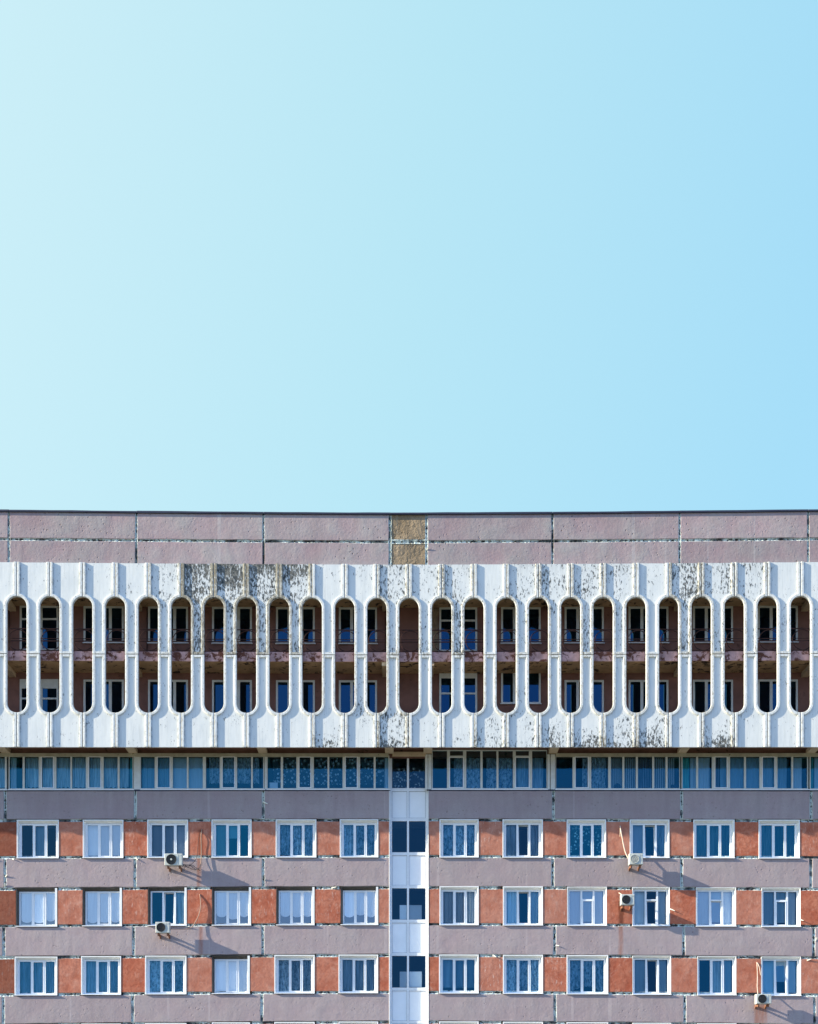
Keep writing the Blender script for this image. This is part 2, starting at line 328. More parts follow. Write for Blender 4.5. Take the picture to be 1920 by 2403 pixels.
# ------------------------------------------------------------------ mesh helpers
class MB:
    def __init__(s): s.v = []; s.f = []
    def quad(s, *p):
        i = len(s.v); s.v += [tuple(q) for q in p]; s.f.append(tuple(range(i, i + len(p))))
    def box(s, x0, x1, y0, y1, z0, z1):
        i = len(s.v)
        s.v += [(x0, y0, z0), (x1, y0, z0), (x1, y1, z0), (x0, y1, z0), (x0, y0, z1), (x1, y0, z1), (x1, y1, z1), (x0, y1, z1)]
        s.f += [tuple(i + k for k in f) for f in ((0, 3, 2, 1), (4, 5, 6, 7), (0, 1, 5, 4), (1, 2, 6, 5), (2, 3, 7, 6), (3, 0, 4, 7))]
    def pane(s, x0, x1, y, z0, z1): s.quad((x0, y, z0), (x1, y, z0), (x1, y, z1), (x0, y, z1))
    def loops(s, rings, closed=True, cap0=False, cap1=False):
        base = len(s.v); n = len(rings[0])
        for r in rings: s.v += [tuple(p) for p in r]
        for a in range(len(rings) - 1):
            for k in range(n if closed else n - 1):
                k2 = (k + 1) % n
                s.f.append((base + a * n + k, base + a * n + k2, base + (a + 1) * n + k2, base + (a + 1) * n + k))
        if cap0: s.f.append(tuple(base + k for k in range(n)))
        if cap1: s.f.append(tuple(base + (len(rings) - 1) * n + k for k in range(n)))
    def tube(s, pts, r, seg=8):
        pts = [Vector(p) for p in pts]; rings = []
        for i, p in enumerate(pts):
            t = (pts[min(i + 1, len(pts) - 1)] - pts[max(i - 1, 0)]).normalized()
            a = t.cross(Vector((0, 1, 0.01))); a = a.normalized() if a.length > 1e-4 else Vector((1, 0, 0)); b = t.cross(a).normalized()
            rings.append([p + (a * math.cos(2 * math.pi * k / seg) + b * math.sin(2 * math.pi * k / seg)) * r for k in range(seg)])
        s.loops(rings, True, True, True)
    def ring(s, c, rad, r, seg=28, sub=6):           # a hoop standing in the XZ plane
        rings = []
        for i in range(seg + 1):
            a = 2 * math.pi * i / seg; d = Vector((math.cos(a), 0, math.sin(a)))
            rings.append([Vector(c) + d * (rad + r * math.cos(2 * math.pi * k / sub)) + Vector((0, r * math.sin(2 * math.pi * k / sub), 0)) for k in range(sub)])
        s.loops(rings)
    def disc(s, c, rad, y0, y1, seg=28):
        f = [(c[0] + rad * math.cos(2 * math.pi * k / seg), y0, c[2] + rad * math.sin(2 * math.pi * k / seg)) for k in range(seg)]
        g = [(p[0], y1, p[2]) for p in f]; s.loops([f, g], True, True, True)
def children_of(o): return [c for c in bpy.data.objects if c.parent == o]
def build(name, mb, mat, parent=None, loc=(0, 0, 0), smooth=False, recalc=True):
    me = bpy.data.meshes.new(name); me.from_pydata(mb.v, [], mb.f)
    if recalc:
        bm = bmesh.new(); bm.from_mesh(me); bmesh.ops.remove_doubles(bm, verts=bm.verts, dist=1e-5)
        bmesh.ops.recalc_face_normals(bm, faces=bm.faces); bm.to_mesh(me); bm.free()
    if smooth:
        for p in me.polygons: p.use_smooth = True
    me.materials.append(MAT[mat] if isinstance(mat, str) else mat); me.update()
    o = bpy.data.objects.new(name, me); COL.objects.link(o); o.location = loc
    if parent: o.parent = parent
    return o
def empty(name, loc=(0, 0, 0), parent=None):
    o = bpy.data.objects.new(name, None); o.empty_display_size = .3; COL.objects.link(o); o.location = loc
    if parent: o.parent = parent
    return o
def tag(o, label=None, cat=None, group=None, kind=None):
    for k, v in (('label', label), ('category', cat), ('group', group), ('kind', kind)):
        if v: o[k] = v
    return o
def slab(name, x0, x1, y0, y1, Y0, Y1, mat, jit=.0, parent=None, step=.35, seed=0):
    """one cast panel: photo-pixel outline on the plane Y0, a worn edge, thickness back to Y1"""
    r = random.Random(seed * 977 + int(x0 * 3 + y0 * 7)); c = [W(x0, y0, Y0), W(x1, y0, Y0), W(x1, y1, Y0), W(x0, y1, Y0)]
    pts = []
    for k in range(4):
        a, b = c[k], c[(k + 1) % 4]; n = max(1, int((b - a).length / step)) if jit else 1
        for q in range(n):
            p = a.lerp(b, q / n); pts.append(p + Vector((r.uniform(-jit, jit), 0, r.uniform(-jit, jit))))
    cen = (c[0] + c[2]) / 2; ch = .012
    def ins(p): return Vector((p.x + (ch if p.x < cen.x else -ch), p.y, p.z + (ch if p.z < cen.z else -ch)))
    fr = [ins(p) for p in pts]; mid = [p + Vector((0, ch, 0)) for p in pts]; bk = [Vector((p.x, Y1, p.z)) for p in pts]
    mb = MB(); mb.loops([fr, mid, bk], True, True, True)
    return build(name, mb, mat, parent)
def bead(x0, x1, y0, y1, Y, parent, seed=0, gaps=()):
    """a joint filled with cracked, crumbling sealant: ragged in depth along its run"""
    r = random.Random(seed * 31 + int(x0 + y0)); a, b = W(x0, y0, Y), W(x1, y1, Y); horiz = abs(b.x - a.x) > abs(b.z - a.z)
    ln = abs(b.x - a.x) if horiz else abs(b.z - a.z); n = max(4, int(ln / .07)); rows = []
    for k in range(n + 1):
        t = k / n; row = []
        lo = -.018 if r.random() < .8 else .03
        for q, d in enumerate((.0, .014, lo + .055, .05, lo + .02, .0)):
            f = q / 5
            p = W(x0 + (x1 - x0) * t, y0 + (y1 - y0) * f, Y) if horiz else W(x0 + (x1 - x0) * f, y0 + (y1 - y0) * t, Y)
            j = r.uniform(-.012, .012) if 0 < q < 5 else 0
            if any(g0 - 2 < x0 + (x1 - x0) * t < g1 + 2 for g0, g1 in gaps): d += .20      # runs on behind the window heads
            row.append((p.x + (0 if horiz else j), Y + d + (r.uniform(-.018, .022) if 0 < q < 5 else .0), p.z + (j if horiz else 0)))
        rows.append(row)
    mb = MB(); mb.loops(rows, False); o = build('joint_sealant', mb, 'sealant', parent, recalc=False)
    at = o.data.attributes.new('core', 'FLOAT', 'POINT')
    for k in range(len(o.data.vertices)): at.data[k].value = (0, .0, 1, 1, .0, 0)[k % 6]
    return o
def strip(name, x0, x1, y0, y1, Y0, Y1, mat, parent):
    """a long straight bar that follows the building's slight bow"""
    mb = MB(); n = max(2, int((x1 - x0) / 150)); rings = []
    for k in range(n + 1):
        x = x0 + (x1 - x0) * k / n; a = W(x, y0, Y0); b = W(x, y1, Y0)
        rings.append([a, b, Vector((b.x, Y1, b.z)), Vector((a.x, Y1, a.z))])
    mb.loops(rings, True, True, True); return build(name, mb, mat, parent)

# ------------------------------------------------------------------ ground
g = MB(); g.quad((-3000, -3000, 0), (3000, -3000, 0), (3000, 3000, 0), (-3000, 3000, 0))
tag(build('ground', g, 'ground'), kind='structure')
g = MB(); g.quad((-200, -22, .004), (200, -22, .004), (200, -6, .004), (-200, -6, .004))
tag(build('road', g, 'asphalt'), kind='structure')

# ------------------------------------------------------------------ the building
BLD = empty('apartment_building')
tag(BLD, 'long weathered panel apartment block with a white screen of tall rounded openings', 'building')
XL, XR = -575, 2210

# --- parapet above the screen
YP = -1.52
PJ = [-577, -278, 20.5, 320, 618.5, 915, 1001.5, 1297, 1595.5, 1897, 2196]
for i in range(len(PJ) - 1):
    a, b = PJ[i] + 2.8, PJ[i + 1] - 2.8
    tan = 910 < PJ[i] < 920
    for y0, y1 in ((1207.5, 1268), (1274.5, 1328)):
        o = slab('parapet_panel', a, b, y0, y1, YP + (.03 if tan else 0), YP + .2, 'stone' if tan else 'mauve_plain', .010, BLD, seed=i)
        if tan: o['label'] = 'rough tan stone parapet panel'
for i in range(len(PJ) - 1): bead(PJ[i], PJ[i + 1], 1266, 1276.5, YP + .014, BLD, i)
for x in PJ: bead(x - 3.8, x + 3.8, 1208, 1326, YP + .012, BLD, 3)
for i in range(len(PJ) - 1):
    slab('roof_edge', PJ[i] + .2, PJ[i + 1] - .2, 1202.5 + (rnd.random() - .5) * .8, 1207, YP - .075, YP + .35, 'roof_edge', .006, BLD, step=.8, seed=i)
zr = W(960, 1209, YP).z
g = MB(); g.box(W(XL, 0).x, W(XR, 0).x, YP + .2, 12, zr - .55, zr - .25); build('roof', g, 'roof', BLD)

# --- the white screen
JT = [39, 116.5, 193.6, 270.3, 347.6, 425, 502.3, 578, 655.5, 732.6, 809.5, 884.7, 960, 1037, 1113, 1188.4, 1264.5, 1340, 1416, 1493.5, 1570.4, 1646.7, 1724.7, 1801.6, 1880]
JT = [39 - 77.3 * k for k in (7, 6, 5, 4, 3, 2, 1)] + JT + [1880 + 77.4 * k for k in (1, 2, 3)]
YS = -1.70; PS = FPX / (D0 + YS)
def screen_mesh(upper):
    """half of one screen element: hourglass slab with a raised rim that turns round the openings. Local metres, z up, z=0 at the mid joint"""
    HW = 38.3; RI = 23.0; CX = 38.55
    H = 213.0 if upper else 215.0; AY = 110.5 if upper else 113.0         # height, arch centre above/below the mid joint
    def side(d):                                                         # right-hand edge, inset by d, from far end to mid joint
        x = HW - d; dx = CX - x; ra = RI + d
        ang0 = math.asin(min(1, dx / ra)); yi = AY + math.sqrt(max(0, ra * ra - dx * dx)); pts = []
        for k in range(6): t = k / 6; pts.append((x, H + (yi - H) * t))
        for k in range(17):
            a = ang0 + (math.pi / 2 - ang0) * k / 16; pts.append((CX - ra * math.sin(a), AY + ra * math.cos(a)))
        for k in range(1, 6): pts.append((CX - ra, AY + (1.0 - AY) * k / 5))
        return pts
    prof = [(0, .14), (0, .012), (1.0, .0), (5.6, .0), (6.8, .012), (7.6, .072)]
    s = 1 if upper else -1; mb = MB(); u = 1 / PS
    cols = [side(d) for d, _ in prof]; n = len(cols[0])
    rows = []
    for k in range(n):
        right = [(cols[j][k][0] * u, prof[j][1], s * cols[j][k][1] * u) for j in range(len(prof))]
        left = [(-p[0], p[1], p[2]) for p in right]
        rows.append(right + left[::-1])
    mb.loops(rows, True, True, True)
    # closing rim at the mid joint
    w = (CX - RI - 7.0) * u; z0, z1 = sorted((s * 1.1 * u, s * 6 * u)); mb.box(-w, w, .003, .10, z0, z1)
    return mb
UP = [.03] * 7 + [.03, .06, .10, .14, .34, .95, .98, .92, .82, .04, .14, .42, .25, .5, .05, .35, .45, .45, .35, .04, .6, .45, .3, .12, .12, .2, .1, .1]
LO = [.03] * 7 + [.02] * 9 + [.28, .22, .5, .03, .05, .36, .2, .3, .4, .38, .42, .04, .36, .05, .03, .03, .1, .1, .1]
protos = {}
for i in range(len(JT) - 1):
    xa, xb = JT[i], JT[i + 1]; xc = (xa + xb) / 2
    for up in (True, False):
        if up not in protos:
            o = build('screen_panel', screen_mesh(up), 'paint', BLD); protos[up] = o
        else:
            o = protos[up].copy(); COL.objects.link(o); o.parent = BLD
        yt, ym = (1323.5 if up else 1752.5), 1536.7
        zm, zt = W(xc, ym, YS).z, W(xc, yt, YS).z
        o.location = (W(xc, ym, YS).x, YS, zm)
        o.scale = ((xb - xa - 1.5) / 76.6, 1, abs(zt - zm) / ((213.0 if up else 215.0) / PS))
        a = (UP if up else LO)[i]
        if .2 < a < .62: a += .05
        top = (1.0 if .55 < a and xa < 700 else (.35 if a > .3 else 0)) if up else 0
        o.color = (a, min(1, top), (.8 if (not up and a > .3) else 0), 1)
        if top == 1: o['label'] = 'heavily flaking soot stained screen panel'

for x in JT:                                        # dark open joints between the elements
    if not 0 < x < 1920: continue
    u = .7 / PS
    for ya, yb in ((1325, 1401), (1675, 1752)):
        g = MB(); a, b = W(x, yb, YS), W(x, ya, YS); g.box(a.x - u, a.x + u, YS + .045, YS + .12, a.z, b.z)
        build('screen_joint', g, 'ac_dark', BLD)
# --- balconies behind the screen
YB = 0.06
def zat(y, Y): return EYE + (YH - y) * (D0 + Y) / FPX
z_ceil = zat(1426.5, YB); z_soff = zat(1581, YB); z_fl = zat(1532, -1.47)
xl, xr = W(XL, 0).x, W(XR, 0).x
def longbox(name, Y0, Y1, z0, z1, mat, parent=BLD):
    mb = MB(); n = 14; rings = []
    for k in range(n + 1):
        x = xl + (xr - xl) * k / n; px = 960 + x / M0
        d = lambda z: z - (bow(px, YH - (z - EYE) / M0) - (YH - (z - EYE) / M0)) * M0
        rings.append([(x, Y0, d(z0)), (x, Y1, d(z0)), (x, Y1, d(z1)), (x, Y0, d(z1))])
    mb.loops(rings, True, True, True); return build(name, mb, mat, parent)
longbox('balcony_ceiling', -1.30, 11.9, z_ceil, zr - .56, 'soffit')
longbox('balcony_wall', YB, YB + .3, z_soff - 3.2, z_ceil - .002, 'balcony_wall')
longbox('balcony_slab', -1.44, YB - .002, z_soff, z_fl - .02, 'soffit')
BJ = [-572, -275, 22, 318, 617, 912, 1006, 1297, 1599, 1903, 2200]
for i in range(len(BJ) - 1):
    o = slab('slab_fascia', BJ[i] + .4, BJ[i + 1] - .4, 1530.5, 1553, -1.465, -1.445, 'fascia', .006, BLD, seed=i)
    if 910 < BJ[i] < 915: o['label'] = 'grey broken slab edge at the stairwell'
z_low = zat(1760, YB)
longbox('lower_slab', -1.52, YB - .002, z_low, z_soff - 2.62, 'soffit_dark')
slab('balcony_wall_patch', 1007, 1029, 1428, 1530, YB - .03, YB - .001, 'stone_patch', .03, BLD)
for x in (21, 345, 905, 1600):
    slab('drain_pipe', x - 1.2, x + 1.2, 1430, 1530, YB - .09, YB - .04, 'rust_rail', 0, BLD)
for x in (18, 318, 612, 905, 1010, 1297, 1597, 1900):
    a, b = W(x - 8, 0, -.7), W(x + 8, 0, -.7)
    for zz, h in ((z_soff, .16), (z_ceil, .16)):
        g = MB(); g.box(a.x, b.x, -1.42, YB - .004, zz - h, zz + .02); build('balcony_beam', g, 'beam', BLD)

def railing(i, a, b):
    mb = MB(); Y = -1.40
    P = lambda x, y: W(x, y, Y)
    for y, r in ((1479, .026), (1501.5, .018), (1507, .028), (1529, .02)):
        mb.tube([P(a, y), P((a + b) / 2, y), P(b, y)], r, 6)
    for x in JT:
        if a < x < b:
            mb.ring(P(x + 4, 1505), .43, .02, 28, 5)
    for x in (a + 1, b - 1): mb.tube([P(x, 1530), P(x, 1478)], .018, 6)
    build('balcony_railing', mb, 'rust_rail', BLD)
for i in range(len(BJ) - 1): railing(i, BJ[i] + 1, BJ[i + 1] - 1)

BW = [(-560, -466, 1), (-409, -315, 1), (-258, -164, 1), (-107, -13, 1), (47, 138, 2), (196.5, 291, 1), (348, 441.5, 1), (498, 591.5, 1), (648, 739, 1), (795.5, 885, 1), (1031, 1120, 2), (1176, 1269, 1), (1325, 1417, 1), (1475, 1568.5, 1), (1626, 1720, 1), (1778, 1872, 1), (1930, 2024, 1)]
def balcony_window(x0, x1, y0, y1, kind, lower):
    A, B = W(x0, y0, YB), W(x1, y1, YB); w, h = B.x - A.x, A.z - B.z; px = M0
    o_loc = (A.x, YB, B.z); mb = MB(); t = 4.5 * px
    mb.box(0, t, -.05, .02, 0, h); mb.box(w - t, w, -.05, .02, 0, h); mb.box(t, w - t, -.05, .02, h - t, h); mb.box(t, w - t, -.05, .02, 0, t * .7)
    gl = MB(); gl.box(t, w - t, -.012, -.004, t * .7, h - t)
    if kind == 1:
        for f in (.335, .665):
            mb.box(w * f - 3.4 * px, w * f + 3.4 * px, -.046, .0, t * .7, h - t)
    else:
        mb.box(w * .55 - 3.2 * px, w * .55 + 3.2 * px, -.046, .0, t * .7, h - t)
        f = h * .70 if not lower else h * .52
        mb.box(t, w * .55 - 3.2 * px, -.044, .0, f - 2 * px, f + 2 * px); mb.box(w * .55 + 3.2 * px, w - t, -.044, .0, f - 2 * px, f + 2 * px)
    o = build('balcony_window', mb, 'old_frame', BLD, o_loc); build('pane', gl, 'dark_glass', o)
    s = MB(); s.box(-2 * px, w + 2 * px, -.09, .0, -1.6 * px, -.001); build('sill', s, 'sill', o)
    if kind == 2 and lower:
        s = MB(); s.box(t, w - t, -.04, -.013, h - t - 17 * px, h - t); build('blind_box', s, 'old_frame', o)
for x0, x1, k in BW:
    balcony_window(x0, x1, 1426.5, 1529 if k == 2 else 1511, k, False)
    if k == 2: balcony_window(x0, x1, 1571 if x0 > 900 else 1597, 1690, k, True)
    elif 1170 < x0 < 1180: balcony_window(x0, x1, 1574, 1652, k, True)
    else: balcony_window(x0, x1, 1597.5, 1686, k, True)

# --- ribbon of windows under the overhang
SJ = [[-580, -283, 12, 317.5, 618, 913.8, 1005.3, 1299, 1600, 1904, 2203], [-580, -283, 11.8, 316.8, 618, 913.8, 1004, 1297.5, 1600, 1903.5, 2203],
      [-582, -285, 9, 313.8, 617, 913.8, 1005.5, 1302, 1605, 1910, 2208], [-584, -286, 7.7, 311.5, 614.7, 913.8, 1005.5, 1303, 1607.6, 1912, 2210]]
YR = 0.05
z_low_px = 1768
for x in (15, 313, 617.5, 914, 1004, 1297.5, 1600, 1902):
    a, b = W(x - 10, 0, 0), W(x + 10, 0, 0); g = MB(); zb = W(x, 1768.5, 0).z
    g.box(a.x, b.x, -1.5, YR - .01, zb, z_low + .05); build('overhang_beam', g, 'beam', BLD)
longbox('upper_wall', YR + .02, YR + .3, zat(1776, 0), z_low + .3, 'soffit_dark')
def lintel(x0, x1): strip('lintel', x0, x1, 1767.8, 1775.4, YR - .10, YR + .018, 'lintel', BLD)
lintel(XL, 912); lintel(1305, XR)
slab('head_board', 921, 1000, 1764, 1774.5, YR - .06, YR + .015, 'beam', 0, BLD)
RIB = [  # x0, x1, head y, glazed lights [(x0, x1, is sash)]
    (-275, 16.5, 1774, [(-262, -228, 0), (-222, -188, 0), (-180, -155, 1), (-147, -114, 0), (-108, -74, 0), (-66, -40, 1), (-32, 12.5, 0)]),
    (21, 313.5, 1774, [(23, 53.8, 0), (58.4, 91.6, 0), (99, 125.5, 1), (132.8, 166, 0), (169.7, 202.3, 0), (209.7, 236.8, 1), (243.8, 276.8, 0), (281.4, 312, 0)]),
    (330.5, 620.5, 1774, [(331, 363.5, 0), (370.5, 399, 1), (406, 439, 0), (443, 476.5, 0), (483.7, 516.3, 0), (523, 550.7, 1), (556.9, 589.8, 0), (593.8, 618.5, 0)]),
    (627, 914, 1774, [(628.2, 659.3, 0), (664.5, 695.9, 0), (703, 729, 1), (736.8, 769, 0), (773, 804.4, 0), (811.5, 838.2, 1), (845.3, 877.3, 0), (881.9, 912, 0)]),
    (1013.5, 1284, 1760.5, [(1015.3, 1049.2, 0), (1056, 1086.7, 2), (1094.4, 1127.6, 0), (1132.8, 1165.4, 0), (1170, 1203.8, 0), (1210.6, 1241.4, 2), (1249, 1282.9, 0)]),
    (1304, 1596, 1774, [(1305, 1343.7, 0), (1350.5, 1379.7, 1), (1387.4, 1427.4, 0), (1433.5, 1460.6, 0), (1465.2, 1492.3, 0), (1496.9, 1530.7, 0), (1535.3, 1562, 0), (1566.7, 1594.7, 0)]),
    (1599.5, 1896.5, 1774, [(1601.4, 1633.7, 0), (1638.3, 1670.6, 0), (1678.3, 1705.4, 1), (1713, 1746, 0), (1750.6, 1782.2, 0), (1789.6, 1817.3, 1), (1824.4, 1857.3, 0), (1861.3, 1894.5, 0)]),
    (1900, 2195, 1774, [(1901.9, 1934, 0), (1940, 1972, 0), (1979, 2005, 1), (2013, 2046, 0), (2050, 2083, 0), (2091, 2117, 1), (2125, 2158, 0), (2162, 2192, 0)]),
]
RIB.append((-572, -279.5, 1774, [(a - 593, b - 593, c) for a, b, c in RIB[1][3]]))
RY1 = 1853.0
for x0, x1, yh, lights in RIB:
    O = W(x0, RY1, YR); L = lambda x: (x - x0) * M0; H = (bow(x0, RY1) - bow(x0, yh)) * M0
    mb = MB(); gl = MB(); w = L(x1); t = 2.2 * M0; tb = 2.6 * M0
    mb.box(0, w, -.05, .04, H - t, H); mb.box(0, w, -.05, .04, 0, tb)
    prev = 0.0
    for a, b, sash in lights:
        if L(a) > prev + .004: mb.box(prev, L(a), -.05, .04, tb, H - t)
        prev = L(b); gl.pane(L(a), L(b), .0, tb, H - t)
        if sash == 2:
            y = H - 13.5 * M0; mb.box(L(a), L(b), -.048, .03, y - 3.2 * M0, y)
    if w > prev + .004: mb.box(prev, w, -.05, .04, tb, H - t)
    o = build('ribbon_window', mb, 'old_frame', BLD, O); build('pane', gl, 'glass', o)
    for a, b, sash in lights:
        if sash:
            s = MB(); top = (H - t) if sash == 1 else H - 16.7 * M0; q = 2.0 * M0; a_, b_ = L(a) - q * .9, L(b) + q * .9
            s.box(a_, a_ + q, -.066, -.051, tb, top); s.box(b_ - q, b_, -.066, -.051, tb, top); s.box(a_ + q, b_ - q, -.066, -.0512, top - q, top); s.box(a_ + q, b_ - q, -.066, -.0512, tb, tb + q)
            build('sash', s, 'frame', o)
    s = MB(); s.box(-.02, w + .05, -.10, -.051, -.035, .004); build('sill', s, 'sill', o)
for x0, x1 in ((314, 330), (621, 626.6), (998, 1004), (1005.2, 1012.8), (1285, 1291), (1292.5, 1303.3)):
    slab('pilaster', x0, x1, 1775.6 if x0 < 900 else 1770, 1853, YR - .06, YR + .1, 'old_frame', 0, BLD)
strip('drip_edge', XL, 916, 1852.6, 1855.2, -.035, .03, 'roof_edge', BLD); strip('drip_edge', 1001.5, XR, 1852.6, 1855.2, -.035, .03, 'roof_edge', BLD)

# --- spandrels, piers, joints
SP = [(1855.8, 1921.0), (2013.0, 2079.5), (2172.0, 2238.5), (2332.0, 2395.0)]
PR = [(1927.5, 2006.5), (2086.5, 2166.0), (2245.5, 2325.0), (2402, 2482)]
WX = [
    [(-111, -14), (40, 137.5), (195, 289), (346, 441), (497, 590), (647.6, 742), (798, 887.5), (1032, 1123), (1180, 1273.7), (1330.5, 1422), (1478.5, 1570.7), (1628, 1723.5), (1781, 1876.7), (1933, 2028), (2085, 2180)],
    [(-114, -17), (38, 134), (194, 286), (347.5, 438), (498, 589), (649, 738), (800, 887.5), (1032, 1123), (1181, 1273.7), (1331.5, 1424), (1484.6, 1572), (1634, 1727.5), (1788, 1879), (1939, 2032), (2090, 2184)],
    [(-116, -20), (35, 134), (191, 283.5), (341, 437), (498, 586), (644.5, 738), (795, 887), (1031, 1123), (1181, 1274), (1330.5, 1427), (1485, 1575), (1637, 1728), (1787, 1880), (1939, 2032), (2090, 2184)],
]
WX = [[(p[0][0] - 151 * k, p[0][1] - 151 * k) for k in (3, 2, 1)] + p for p in WX]
WX.append(WX[2])
def split_panel(name, x0, x1, y0, y1, mat, seed):
    return slab(name, x0, x1, y0, y1, 0, .28, mat, .010, BLD, seed=seed)
for r, (y0, y1) in enumerate(SP):
    for i in range(len(SJ[r]) - 1):
        if 910 < SJ[r][i] < 915: continue
        a = SJ[r][i] + (3.5 if SJ[r][i] not in (1005.3, 1004, 1005.5) else .5); b = SJ[r][i + 1] - (3.5 if SJ[r][i + 1] != 913.8 else .2)
        split_panel('wall_panel', a, b, y0, y1, 'mauve', r * 20 + i)
    for x in SJ[r]:
        if 900 < x < 1010: continue
        bead(x - 4.6, x + 4.6, y0 - 1, y1 + 1, .014, BLD, r)
chip = random.Random(3)
for r, (y0, y1) in enumerate(PR):
    xs = [XL] + [v for p in WX[r] for v in p] + [XR]
    ed = sorted(xs[0:1] + xs[1:] )
    for k in range(0, len(ed) - 1, 2):
        a, b = ed[k] + .4, ed[k + 1] - .4
        parts = [(a, b)]
        if a < 914 < b: parts = [(a, 913.6), (1005.6, b)]
        for (p, q) in parts:
            if q - p < 3: continue
            o = slab('red_pier', p, q, y0, y1, .004, .28, 'pier', .008, BLD, seed=r * 40 + k)
            o.color = (chip.choice([.1, .25, .5, .8]) if 1000 < p < 1500 else chip.choice([0, .1, .2, .45]), .62 if p < 20 else chip.uniform(0, .12), 0, 1)
            if p < 20 and q > 0: o['label'] = 'darkened brick red pier at the end'
JB = [(1920, 1929), (2005, 2014.5), (2078.5, 2088), (2164.5, 2173.5), (2237.5, 2247), (2323.5, 2333.5), (2394, 2404), (2480, 2490)]
for r, (y0, y1) in enumerate(JB):
    xs = WX[min(3, r // 2)]
    ed = [XL] + [v for p in xs for v in p] + [XR]
    for a, b in ((XL, 913.6), (1005.6, XR)):
        bead(a, b, y0 - .6, y1 + .6, .012, BLD, r, xs)
# wall below the picture, down to the ground
for a, b in ((XL, 913.6), (1005.6, XR)):
    strip('base_wall', a, b, 2489, 2771, .0, .28, 'base_wall', BLD)
# rooms behind
for y in (1889, 2046, 2205, 2363, 2520):
    z = W(960, y, 0).z; longbox('floor_slab', .29, 4, z - .11, z + .11, 'inner_slab')
zt = z_low + .25; g = MB(); g.box(xl, xr, 4, 4.2, 0, zt); build('inner_wall', g, 'inner_wall', BLD)
for x in (XL + 4, 12, 316, 617, 905, 1013, 1299, 1601, 1905, XR - 4):
    X = W(x, 0).x; g = MB(); g.box(X - .08, X + .08, .292, 3.998, 0, zt); build('partition', g, 'inner_wall', BLD)
g = MB(); g.box(xl - .3, xl, .0, 12, 0, zr - .3); build('end_wall', g, 'mauve_plain', BLD)
g = MB(); g.box(xr, xr + .3, .0, 12, 0, zr - .3); build('end_wall', g, 'mauve_plain', BLD)
g = MB(); g.box(xl, xr, 11.7, 12, 0, zr - .56); build('rear_wall', g, 'mauve_plain', BLD)

